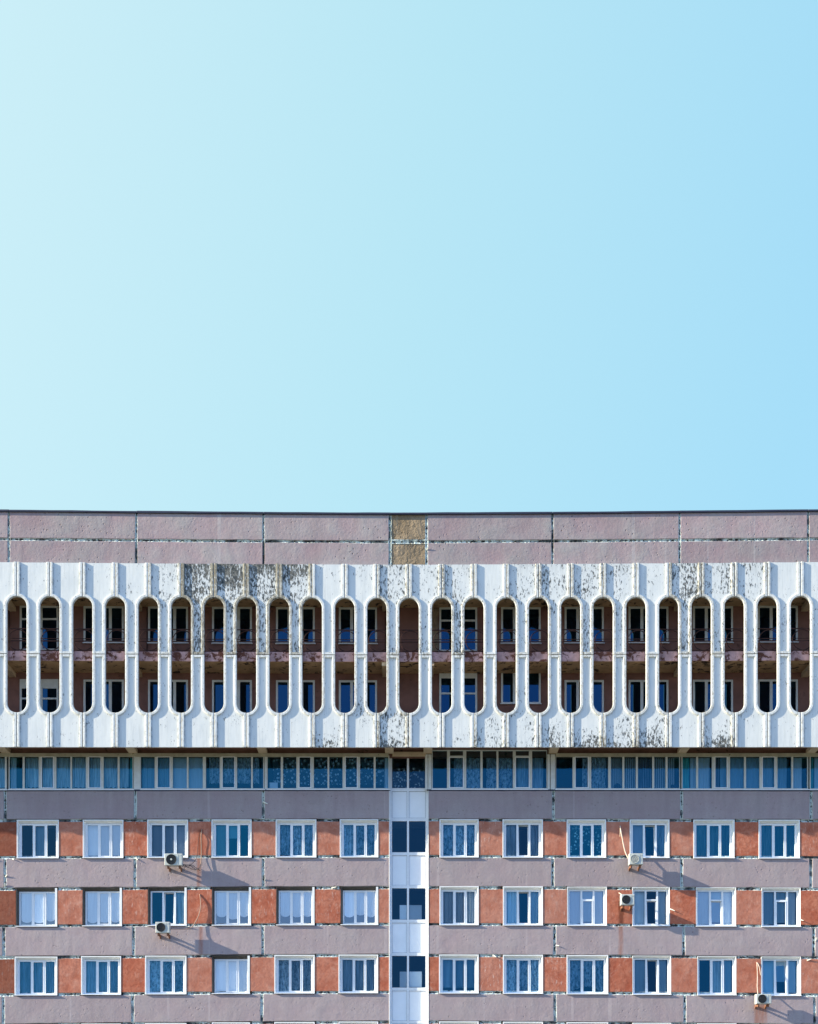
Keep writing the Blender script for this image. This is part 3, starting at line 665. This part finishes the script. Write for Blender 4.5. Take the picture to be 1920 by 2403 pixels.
# --- three-light windows
def window(x0, x1, y0, y1, typ, layout='3', opened=False, mirror=False):
    A, B = W(x0, y0), W(x1, y1); w, h = B.x - A.x, A.z - B.z; p = M0
    loc = (A.x, 0, B.z)
    tp = 6.2 if typ == 'A' else (7.4 if typ == 'B' else 5.2)
    if typ == 'A': mg, yf = 4.2, .18
    elif typ == 'B': mg, yf = 4.4, .19
    else: mg, yf = 3.2, .18
    def rect(i, Y, it=None): 
        it = i if it is None else it
        return [(i * p, Y, h - it * p), (w - i * p, Y, h - it * p), (w - i * p, Y, i * p * .3), (i * p, Y, i * p * .3)]
    rv = MB()
    if typ == 'A': rv.loops([rect(-.6, .03), rect(-.6, -.014), rect(1.6, -.014), rect(mg, yf + .03, tp)])
    else: rv.loops([rect(-.3, .26), rect(-.3, .003), rect(.9, .003), rect(mg, yf + .03, tp)])
    x0_, x1_, z0_, z1_ = mg * p - .004, w - mg * p + .004, mg * p * .3, h - tp * p
    fw = 4.5 * p if typ == 'A' else 3.4 * p; fb = 3.2 * p
    mb = MB(); Y0, Y1 = yf, yf + .07
    mb.box(x0_, x0_ + fw, Y0, Y1, z0_, z1_); mb.box(x1_ - fw, x1_, Y0, Y1, z0_, z1_)
    mb.box(x0_ + fw, x1_ - fw, Y0, Y1, z1_ - fw * .85, z1_); mb.box(x0_ + fw, x1_ - fw, Y0, Y1, z0_, z0_ + fb)
    za, zb = z0_ + fb, z1_ - fw * .85; iw = x1_ - x0_; m1, m2 = x0_ + iw * .362, x0_ + iw * .695; mw = 2.2 * p
    mb.box(m1 - mw, m1 + mw, Y0 - .002, Y1, za, zb); mb.box(m2 - mw, m2 + mw, Y0 - .002, Y1, za, zb)
    o = build('window', mb, 'frame', BLD, loc)
    if typ == 'B':
        jm = MB(); jm.box(w - mg * p - .01, w + .2 * p, -.006, -.001, .3 * p, h - .6 * p); jm.box(w - mg * p + .002, w - mg * p + .9 * p, -.001, yf - .004, 1.5 * p, h - tp * p); build('painted_sunlit_jamb', jm, 'plaster', o)  # bright strip added to imitate sun on the right reveal
    build('reveal', rv, 'plaster' if typ in 'AC' else 'painted_shade_reveal', o)
    gl = MB(); yg = yf + .035
    gl.pane(x0_ + fw, m1 - mw, yg, za, zb); gl.pane(m2 + mw, x1_ - fw, yg, za, zb)
    zt_ = zb
    if layout == 'T':
        zt_ = zb - 19 * p; tr = MB(); tr.box(m1 + mw, m2 - mw, Y0 - .001, Y1, zt_ - 3 * p, zt_); build('transom', tr, 'frame', o)
        gl.pane(m1 + mw, m2 - mw, yg, zt_, zb); zt_ -= 3 * p
    gmat = MAT['glass_light'] if mirror else MAT[GL3[int(x0 * 7 + y0 * 3) % 3]]
    build('pane', gl, gmat, o)
    # the opening sash in the middle
    q = 1.7 * p; a, b = m1 + mw, m2 - mw; hh = zt_ - za
    s = MB(); s.box(0, q, -.022, .035, 0, hh); s.box(b - a - q, b - a, -.022, .035, 0, hh); s.box(q, b - a - q, -.022, .035, 0, q); s.box(q, b - a - q, -.022, .035, hh - q, hh)
    so_ = build('sash', s, 'frame', o, (a, yf + .01, za))
    g2 = MB(); g2.pane(q, b - a - q, .01, q, hh - q); gp = build('pane', g2, gmat, o, (a, yf + .01, za))
    if opened:
        for ob in (so_, gp): ob.rotation_euler = (R(-5.5), 0, 0); ob.location.y += .01
    sl_ = MB(); sl_.box(-.9 * p, w + .9 * p, -.075, .02, -1.6 * p, .2 * p); sl_.box(x0_, x1_, .02, yf, -.6 * p, z0_ * .6); build('sill', sl_, 'sill', o)
    return o
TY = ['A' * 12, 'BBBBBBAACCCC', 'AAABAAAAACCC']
OPEN = {(0, 9), (1, 2), (1, 7), (1, 9), (1, 10), (2, 9), (2, 11), (0, 7)}
WY = [(1923.2, 2011.3), (2080.4, 2170.0), (2240.6, 2329.8), (2397.5, 2486)]
for r in range(3):
    for j, (x0, x1) in enumerate(WX[r]):
        i = j - 4; inn = 0 <= i < 12
        typ = TY[r][i] if inn else 'A'
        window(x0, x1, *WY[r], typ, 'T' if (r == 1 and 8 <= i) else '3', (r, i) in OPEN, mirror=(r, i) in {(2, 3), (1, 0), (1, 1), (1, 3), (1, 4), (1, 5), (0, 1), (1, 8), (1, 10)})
for x0, x1 in WX[3]: window(x0, x1, *WY[3], 'A')

# --- white stairwell strip
YT = .245
SX0, SX1 = 914.0, 1005.0
tops = [1773.5, 1853.5, 1923.5, 2004, 2081, 2162, 2239.5, 2321.5, 2399, 2489]
A = W(SX0, 2489, YT); B = W(SX1, 1773, YT)
def stair_unit(ya, yb, glazed, fr=None):
    a, b = W(SX0 - 2, yb, YT), W(SX1 + 2, ya, YT); w, h = b.x - a.x, b.z - a.z; p = M0; mb = MB()
    e, mid, t = 8.0 * p, (957.8 - SX0 + 2) * p, 2.2 * p
    mb.box(0, e, 0, .06, 0, h); mb.box(w - e, w, 0, .06, 0, h); mb.box(mid - t, mid + t, -.002, .06, t * 1.6, h - t * 1.6)
    for q0, q1 in ((e, mid - t), (mid + t, w - e)):
        mb.box(q0, q1, 0, .06, 0, t * 1.6); mb.box(q0, q1, 0, .06, h - t * 1.6, h)
    mb.box(mid - t, mid + t, 0, .06, 0, t * 1.6); mb.box(mid - t, mid + t, 0, .06, h - t * 1.6, h)
    o = build('stairwell_window' if glazed else 'stairwell_panel', mb, 'frame', BLD, a)
    gk = MB()
    for q0, q1 in ((e, mid - t), (mid + t, w - e)):
        c = .6 * p; za, zb = t * 1.6, h - t * 1.6
        gk.box(q0, q0 + c, .012, .05, za, zb); gk.box(q1 - c, q1, .012, .05, za, zb); gk.box(q0 + c, q1 - c, .012, .05, za, za + c); gk.box(q0 + c, q1 - c, .012, .05, zb - c, zb)
    build('gasket', gk, 'gasket', o)
    gl = MB()
    for q0, q1 in ((e, mid - t), (mid + t, w - e)): gl.pane(q0, q1, .035, t * 1.6, h - t * 1.6)
    build('pane' if glazed else 'infill', gl, "glass_grey" if glazed else 'white_panel', o)
    return o
for k in range(len(tops) - 1): stair_unit(tops[k], tops[k + 1] - .15, k % 2 == 0)
for x0, x1 in ((913.2, 914.4), (1004.6, 1006)):
    slab('stairwell_jamb', x0, x1, 1853, 2489, -.012, .30, 'plaster', 0, BLD)
slab('base_wall', 913.8, 1005.4, 2489.5, 2771, .2, .28, 'base_wall', 0, BLD)

# --- torn sealant flaps sticking out of the joints
for x, y, a, l in ((31, 2014, -30, .10), (15, 2053, 40, .12), (12, 2074, 80, .14), (321, 2014, -50, .14), (622, 2063, 75, .12), (783, 2083, 10, .20), (1160, 2243, -35, .16), (1308, 2218, -15, .13),
                   (1577, 2133, -25, .20), (1880, 2155, -20, .16), (1898, 2247, 20, .16), (1003, 1288, 60, .12), (622, 1884, -25, .22), (1915, 2200, 70, .15), (440, 2173, 5, .16)):
    p = W(x, y, 0 if y > 1500 else YP); d = Vector((math.cos(R(a)), 0, math.sin(R(a)))) * l; n = Vector((-d.z, 0, d.x)).normalized() * .022
    mb = MB(); y0 = p.y + .02; out = Vector((0, -.07, 0))
    r0 = [p - d * .5 - n + Vector((0, .03, 0)), p - d * .5 + n + Vector((0, .03, 0)), p - d * .5 + n + Vector((0, -.012, 0)), p - d * .5 - n + Vector((0, -.012, 0))]
    r1 = [q + d * .5 + out * .5 for q in r0]; r2 = [p + d * .62 + (q - (p - d * .5)) * .5 + out for q in r0]
    mb.loops([r0, r1, r2], True, True, True); build('sealant_flap', mb, 'flap', BLD)

# ------------------------------------------------------------------ curtains and blinds (hang inside the windows)
ROW = ['upper', 'middle', 'lower']; NTH = ['first', 'second', 'third', 'fourth', 'fifth', 'sixth']
def where(r, i):
    return f"{ROW[r]}-row window {NTH[5 - i]} left of the white stairwell" if i < 6 else f"{ROW[r]}-row window {NTH[i - 6]} right of the white stairwell"
cr_ = random.Random(11)
def curtain(name, X0, X1, ztop, bottom, Y, mat, label, cat, amp=.035, waves=9, group=None, flare=0.0):
    """a hanging sheet with folds; bottom is a height or a function of 0..1 across"""
    mb = MB(); n = max(10, int(waves * 8)); ph = cr_.uniform(0, 6); rows = []
    bf = bottom if callable(bottom) else (lambda t: bottom)
    nz = 6
    for k in range(n + 1):
        t = k / n; col = []
        for q in range(nz + 1):
            f = q / nz; zb = bf(t); z = ztop + (zb - ztop) * f
            wob = math.sin(t * waves * 2 * math.pi + ph + .5 * math.sin(3 * t + ph)) + .4 * math.sin(t * waves * 3.7 + 2 * ph + f)
            x = X0 + (X1 - X0) * t + flare * f * (t - .5)
            col.append((x, Y + amp * wob * (.6 + .4 * f), z))
        rows.append(col)
    base = []
    for k in range(n):
        for q in range(nz): mb.quad(rows[k][q], rows[k + 1][q], rows[k + 1][q + 1], rows[k][q + 1])
    o = build(name, mb, CL[mat], None, smooth=True)
    return tag(o, label, cat, group)
def lights3(r, i):                                  # the three lights of a window, in metres
    x0, x1 = WX[r][i + 4]; y0, y1 = WY[r]; a, b = W(x0, y0), W(x1, y1); w = b.x - a.x
    return [(a.x + w * .08, a.x + w * .37), (a.x + w * .37, a.x + w * .68), (a.x + w * .68, a.x + w * .93)], a.z - .15, b.z + .07, a.x + .08, b.x - .08
def full(r, i, mat, desc, frac=1.0, name='curtain', cat='curtain', **k):
    l, zt, zb, xa, xb = lights3(r, i); zb2 = zt + (zb - zt) * frac if not callable(frac) else (lambda t: zt + (zb - zt) * frac(t))
    curtain(name, xa, xb, zt, zb2, .34, mat, f"{desc} in {where(r, i)}", cat, group='curtains in the three-light windows', **k)
def part(r, i, j, mat, desc, frac=1.0, name='blind', cat='blind', side=None, **k):
    l, zt, zb, xa, xb = lights3(r, i); a, b = l[j]
    zb2 = zt + (zb - zt) * frac if not callable(frac) else (lambda t: zt + (zb - zt) * frac(t))
    curtain(name, a + .02, b - .02, zt, zb2, k.pop('Y', .33), mat, f"{desc} in {where(r, i)}", cat, group='blinds in the three-light windows', **k)
flat = dict(amp=.002, waves=3)
PANE = ['left', 'middle', 'right']
part(0, 0, 1, 'blue', 'blue blind behind the middle light', 1.0, **flat)
full(0, 1, 'pale', 'pale closed blind', name='blind', cat='blind', **flat)
full(0, 2, 'dim', 'dim grey-blue blind', name='blind', cat='blind', **flat)
part(0, 3, 0, 'dim', 'dim blue blind behind the left light', 1.0, **flat); part(0, 3, 1, 'blue', 'half-drawn blue blind behind the middle light', .42, **flat)
full(0, 4, 'lace', 'dark blue lace curtain', waves=12); full(0, 5, 'lace', 'blue lace net curtain', waves=10)
full(0, 6, 'lace', 'lace curtain tied back at one corner', lambda t: .82 + .18 * min(1, t * 3), waves=11)
part(0, 7, 0, 'sheer', 'sheer curtain behind the left light', name='curtain', cat='curtain', waves=4); part(0, 7, 2, 'sheer', 'sheer curtain behind the right light', name='curtain', cat='curtain', waves=4)
full(0, 8, 'flowers', 'lace valance with an arched scalloped hem', lambda t: .62 + .34 * abs(2 * t - 1) ** 1.6 + .015 * math.sin(t * 60), waves=8)
part(0, 9, 0, 'dim', 'dim blind behind the left light', **flat); part(0, 9, 2, 'sheer', 'sheer curtain behind the right light', name='curtain', cat='curtain', waves=5)
for j, s in ((0, 'left'), (1, 'middle'), (2, 'right')):
    part(0, 10, j, 'grey' if j < 2 else 'dark', f'grey folded curtain behind the {s} light', name='curtain', cat='curtain', waves=4, amp=.05, flare=-.08)
    part(0, 11, j, 'grey' if j == 0 else 'dark', f'dark folded curtain behind the {s} light', name='curtain', cat='curtain', waves=4, amp=.05, flare=.06)
sc = lambda d: (lambda t: d - .10 + .10 * math.sqrt(max(0, 1 - (2 * t - 1) ** 2)))
for i, ds in ((0, (.92, .93, .88)), (1, (.94, .93, .92)), (3, (.78, .85, .78)), (4, (.78, .79, .78)), (5, (.80, .74, .80))):
    for j in range(3):
        part(1, i, j, 'white', f'white scalloped blind behind the {PANE[j]} light', sc(ds[j]), name='roller_blind', cat='blind', amp=.002, waves=4, Y=.25)
part(1, 2, 2, 'sheer_pale', 'pale sheer curtain behind the right light', name='curtain', cat='curtain', waves=6)
full(1, 6, 'stripe', 'pale pleated curtain', waves=13, amp=.05)
part(1, 7, 0, 'pale', 'pale curtain drawn behind the left light', name='curtain', cat='curtain', waves=4); part(1, 7, 2, 'pale', 'pale curtain drawn behind the right light', name='curtain', cat='curtain', waves=4, flare=-.1)
for i in (8, 9, 10, 11):
    part(1, i, 0, 'pale' if i < 11 else 'blue', 'smooth pale blind behind the left light', .98, **flat)
    part(1, i, 2, 'pale', 'smooth pale blind behind the right light', .98, **flat)
    if i != 9: part(1, i, 1, 'blue', 'smooth blue blind behind the middle light', .9, **flat)
full(2, 0, 'sheer', 'blue sheer curtain', waves=10); full(2, 1, 'sheer', 'blue sheer curtain with deep folds', waves=9, amp=.04)
full(2, 2, 'lace', 'flowered lace curtain', waves=8); full(2, 3, 'white', 'bright white closed blind', name='blind', cat='blind', **flat)
full(2, 4, 'lace', 'blue lace curtain with folds', waves=10, amp=.035); full(2, 5, 'sheer', 'blue net curtain with folds', waves=11, amp=.035)
full(2, 6, 'lattice', 'lattice patterned lace curtain', .86, waves=6); full(2, 7, 'lace', 'plain lace curtain', waves=9)
full(2, 8, 'lace', 'lace curtain with an arched hem', lambda t: .80 + .18 * abs(2 * t - 1) ** 1.3 + .015 * math.sin(t * 55), waves=9)
part(2, 9, 0, 'blue', 'blue blind behind the left light', **flat); part(2, 9, 2, 'blue', 'blue blind behind the right light', **flat)
part(2, 10, 1, 'sheer_pale', 'pale sheer blind behind the middle light', **flat); part(2, 10, 2, 'blue', 'blue blind behind the right light', **flat)
part(2, 11, 0, 'blue', 'blue blind behind the left light', **flat); part(2, 11, 2, 'pale', 'pale blind behind the right light', **flat); part(2, 11, 1, 'blue', 'half-drawn blue blind behind the middle light', .62, **flat)

BAYS = {1: 'leftmost full bay of the shaded ribbon windows', 2: 'second bay of the shaded ribbon windows', 3: 'ribbon bay just left of the white stairwell', 4: 'tall ribbon bay just right of the white stairwell',
        5: 'ribbon bay with slatted blinds, right of the tall bay', 6: 'last full bay of the shaded ribbon windows', 7: 'cut-off ribbon bay at the edge', 0: 'cut-off ribbon bay at the start'}
def ribbon(bay, xa, xb, mat, desc, frac=.95, name='curtain', cat='curtain', Y=.22, **k):
    a, b = W(xa, 1776, YR), W(xb, 1851, YR); zt, zb = a.z, b.z
    if RIB[bay][2] < 1770: zt += .25
    bf = (lambda t: zt + (zb - zt) * frac(t)) if callable(frac) else zt + (zb - zt) * frac
    curtain(name, a.x, b.x, zt, bf, Y, mat, f"{desc}, {BAYS[bay]}", cat, group='curtains in the ribbon windows', **k)
hem = lambda d, n: (lambda t: d + .012 * math.sin(t * n))
ribbon(0, -30, 14, 'sheer_pale', 'pale sheer curtain', .93, waves=4)
ribbon(1, 23, 36, 'pale', 'narrow pale curtain', 1, waves=2); ribbon(1, 58, 300, 'sheer_pale', 'long pale net curtain with wavy hem', hem(.93, 150), waves=26, amp=.03)
ribbon(1, 304, 313, 'teal', 'narrow teal curtain', 1.0, waves=2)
ribbon(2, 332, 400, 'blue', 'blue pleated curtain', 1.0, waves=14, amp=.03); ribbon(2, 404, 478, 'pale', 'pale blue closed blind', 1.0, name='blind', cat='blind', waves=4, amp=.004)
ribbon(2, 490, 607, 'lace', 'short lace curtain with scalloped hem', hem(.80, 160), waves=14)
ribbon(3, 640, 900, 'flowers', 'flowered lace curtain with scalloped hem', hem(.84, 260), waves=22, amp=.02)
ribbon(3, 903, 912, 'pale', 'narrow pale curtain', 1.0, waves=2)
ribbon(4, 1066, 1130, 'lace', 'white lace curtain', 1.0, waves=9, amp=.03); ribbon(4, 1142, 1202, 'lace', 'white patterned lace curtain', 1.0, waves=8, amp=.03)
ribbon(4, 1212, 1276, 'sheer', 'sheer lace curtain', 1.0, waves=8)
ribbon(5, 1368, 1424, 'lace', 'gathered white net curtain', .96, waves=7, amp=.04)
for k, (a, b) in enumerate(((1434, 1461), (1465, 1493), (1498, 1531), (1536, 1563), (1567, 1585))):
    mb = MB(); A_, B_ = W(a, 1777, YR), W(b, 1850, YR); n = 6 if k < 4 else 4
    for q in range(n):
        xx = A_.x + (B_.x - A_.x) * (q + .5) / n; hw = (B_.x - A_.x) / n * .38
        mb.quad((xx - hw, .20, A_.z), (xx + hw, .24, A_.z), (xx + hw, .24, B_.z), (xx - hw, .20, B_.z))
    o = build('vertical_blind', mb, CL['stripe' if k != 2 else 'grey'], None, recalc=False)
    tag(o, f'vertical slat blind in the {NTH[k]} slatted light of the shaded ribbon windows', 'blind', 'vertical blinds in the ribbon windows')
ribbon(6, 1601, 1620, 'teal', 'teal-green curtain', 1.0, waves=2); ribbon(6, 1622, 1668, 'pale', 'pale curtain', 1.0, waves=4, amp=.03); ribbon(6, 1676, 1690, 'grey', 'grey gathered curtain', 1.0, waves=3)
ribbon(6, 1692, 1786, 'blue', 'wide blue-grey curtain', 1.0, waves=5); ribbon(6, 1788, 1850, 'blue', 'blue folded curtain', 1.0, waves=6, amp=.04); ribbon(6, 1858, 1884, 'pale', 'smooth pale curtain', 1.0, waves=2)
ribbon(7, 1902, 1912, 'teal', 'teal curtain', 1.0, waves=2); ribbon(7, 1914, 1960, 'pale', 'pale draped curtain', 1.0, waves=4)
o = None
a, b = W(922, 1800, YT), W(995, 1850, YT)
curtain('curtain', a.x, b.x, a.z, b.z, .40, 'flowers', 'flowered lace curtain in the top window of the white stairwell strip', 'curtain', waves=8)

# things standing on the window ledges
def ledge_box(name, x0, x1, y0, y1, Y, d, mat, label, cat):
    mb = MB(); a, b = W(x0, y1, Y), W(x1, y0, Y); ch = .015
    fr = [(a.x + ch, Y, a.z + ch), (b.x - ch, Y, a.z + ch), (b.x - ch, Y, b.z - ch), (a.x + ch, Y, b.z - ch)]
    m1 = [(a.x, Y + ch, a.z), (b.x, Y + ch, a.z), (b.x, Y + ch, b.z), (a.x, Y + ch, b.z)]; m2 = [(p[0], Y + d, p[2]) for p in m1]
    mb.loops([fr, m1, m2], True, True, True); return tag(build(name, mb, mat), label, cat)
ledge_box('white_box', 632.5, 652, 1836, 1851, .14, .05, 'card', 'white box on the ledge of the shaded ribbon window left of the stairwell', 'box')
ledge_box('dark_box', 1576, 1591, 1841, 1851, .12, .06, 'dark_thing', 'small dark box on the ledge beside the slatted blinds', 'box')
mb = MB(); c0 = W(1449, 1851, .12); ring = []
for k in range(13):
    a = math.pi * k / 12; ring.append((c0.x - math.cos(a) * .15 * (1 if math.sin(a) > .3 else 1.05), .10, c0.z + .235 * math.sin(a) ** .7))
mb.loops([ring, [(p[0], .18, p[2]) for p in ring]], True, True, True)
tag(build('dark_bag', mb, 'dark_thing'), 'dark rounded bag on the ledge before the slatted blinds', 'bag')
for r, (x0, x1, y0, y1) in enumerate(((938, 990, 2124, 2158.5), (938, 990, 2280, 2317))):
    ledge_box('white_board', x0, x1, y0, y1, .36, .02, 'card', f'pale board leaning inside the {["middle", "lower"][r]} stairwell strip window', 'board')

# ------------------------------------------------------------------ air conditioners
def ac_unit(x0, x1, y0, y1, gap, depth, label, fan='ac_dark', hub=False, hoses=()):
    Y = -(gap + depth); a, b = W(x0, y1, Y), W(x1, y0, Y); w, h = b.x - a.x, b.z - a.z
    root = empty('air_conditioner', (a.x + w / 2, 0, a.z)); tag(root, label, 'air conditioner', 'air conditioner units hung on the facade')
    ch = .02; mb = MB(); X0, X1 = -w / 2, w / 2
    fr = [(X0 + ch, Y, ch), (X1 - ch, Y, ch), (X1 - ch, Y, h - ch), (X0 + ch, Y, h - ch)]; m1 = [(X0, Y + ch, 0), (X1, Y + ch, 0), (X1, Y + ch, h), (X0, Y + ch, h)]
    mb.loops([fr, m1, [(p[0], -gap, p[2]) for p in m1]], True, True, True); body = build('casing', mb, 'ac_body', root)
    fx = X0 + w * .385; rr = min(w * .30, h * .42)
    f = MB(); f.disc((fx, 0, h * .5), rr, Y - .006, Y - .002, 30); fo = build('fan', f, fan, root)
    g = MB()
    for q in (1.0, .8, .6, .4): g.ring((fx, Y - .014, h * .5), rr * q, .006 if q < 1 else .012, 26, 5)
    for k in range(4):
        t = math.pi * k / 4 + .2; d = Vector((math.cos(t), 0, math.sin(t))) * rr; c = Vector((fx, Y - .012, h * .5)); g.tube([c - d, c + d], .005, 5)
    build('grille', g, fan if fan != 'ac_grey' else 'ac_body', fo)
    if hub:
        g = MB(); g.disc((fx, 0, h * .5), rr * .2, Y - .03, Y - .012, 16); build('hub', g, 'ac_body', fo)
    g = MB(); g.box(X0 + w * .76, X0 + w * .775, Y - .008, Y - .001, h * .08, h * .92); g.box(X0 + w * .80, X0 + w * .93, Y - .006, Y - .001, h * .80, h * .86); build('service_panel', g, 'ac_body', body)
    for xx in (X0 + w * .17, X0 + w * .83):
        g = MB(); t = .028
        prof = [(-.001, -.004), (Y + .05, -.004), (Y + .05, -.05), (Y + .10, -.125), (-gap * .4, -.07), (-.001, -.17)]
        g.loops([[(xx - t, p[0], p[1]) for p in prof], [(xx + t, p[0], p[1]) for p in prof]], True, True, True); build('bracket', g, 'ac_bracket', root)
    for pts, r_, m_ in hoses:
        P = []
        for k in range(len(pts) - 1):
            p0, p1, p2, p3 = (Vector(W(*pts[max(0, min(len(pts) - 1, q))])) for q in (k - 1, k, k + 1, k + 2))
            for s in range(6):
                t = s / 6; P.append(.5 * ((2 * p1) + (p2 - p0) * t + (2 * p0 - 5 * p1 + 4 * p2 - p3) * t * t + (3 * p1 - p0 - 3 * p2 + p3) * t ** 3))
        P.append(W(*pts[-1])); g = MB(); g.tube([p - root.location for p in P], r_, 7)
        build('hose' if 'hose' in m_ else 'cable', g, m_, root, smooth=True)
    return root
ac_unit(386, 427.5, 2002, 2029.5, .32, .29, 'large wall air conditioner with white fan hub under the upper-row window third from the edge', 'ac_dark', True,
        [([(473.5, 1946, .0), (472, 1962, -.10), (472.5, 1990, -.10), (472, 2020, -.12), (468, 2036, -.15), (455, 2040, -.18), (434, 2030, -.30)], .02, 'old_hose'),
         ([(473, 1948, .0), (467, 1962, -.08), (464, 1990, -.08), (461, 2012, -.1), (449, 2027, -.2), (430, 2029.5, -.34)], .010, 'cable'),
         ([(428, 2028, -.42), (446, 2030, -.3), (454, 2036, -.22), (462, 2040, -.12), (466, 2036, -.03)], .016, 'cable'),
         ([(428, 2030, -.40), (440, 2034, -.3), (450, 2029, -.22), (459, 2035, -.1), (470, 2042, -.03)], .012, 'cable')])
ac_unit(365, 398, 2161.5, 2187, .34, .28, 'small wall air conditioner under the middle-row window with one open sash', 'ac_dark', False,
        [([(469, 2097, .0), (470.5, 2110, -.06), (471, 2125, -.08), (468, 2142, -.09), (461, 2158, -.10), (452, 2172, -.14), (440, 2178, -.2), (399, 2178, -.45)], .02, 'old_hose')])
ac_unit(1477, 1509.5, 2001.5, 2027.5, .33, .33, 'pale air conditioner with grey fan fed by a white hose from above', 'ac_grey', False,
        [([(1455.5, 1938, .0), (1457, 1947, -.12), (1460, 1963, -.2), (1464, 1984, -.3), (1469, 2002, -.4), (1477, 2017, -.50)], .026, 'hose'),
         ([(1455.5, 1939, .0), (1456, 1948, -.1), (1455.5, 1963, -.11)], .018, 'hose')])
ac_unit(1457.5, 1489.5, 2097, 2122, .32, .30, 'air conditioner mounted high on a red pier beside a middle-row window', 'ac_dark', False,
        [([(1453, 2094, .0), (1456, 2096, -.12), (1461, 2099, -.28)], .026, 'hose')])
ac_unit(1775.5, 1811, 2327, 2350, .32, .32, 'lowest air conditioner, below the lower-row windows with a looping white hose', 'ac_dark', False,
        [([(1776.5, 2254, .0), (1777.5, 2268, -.1), (1778, 2290, -.12), (1777.5, 2310, -.2), (1779, 2328, -.38)], .02, 'hose'),
         ([(1777, 2254, .0), (1782, 2264, -.1), (1785.5, 2284, -.11)], .018, 'hose')])
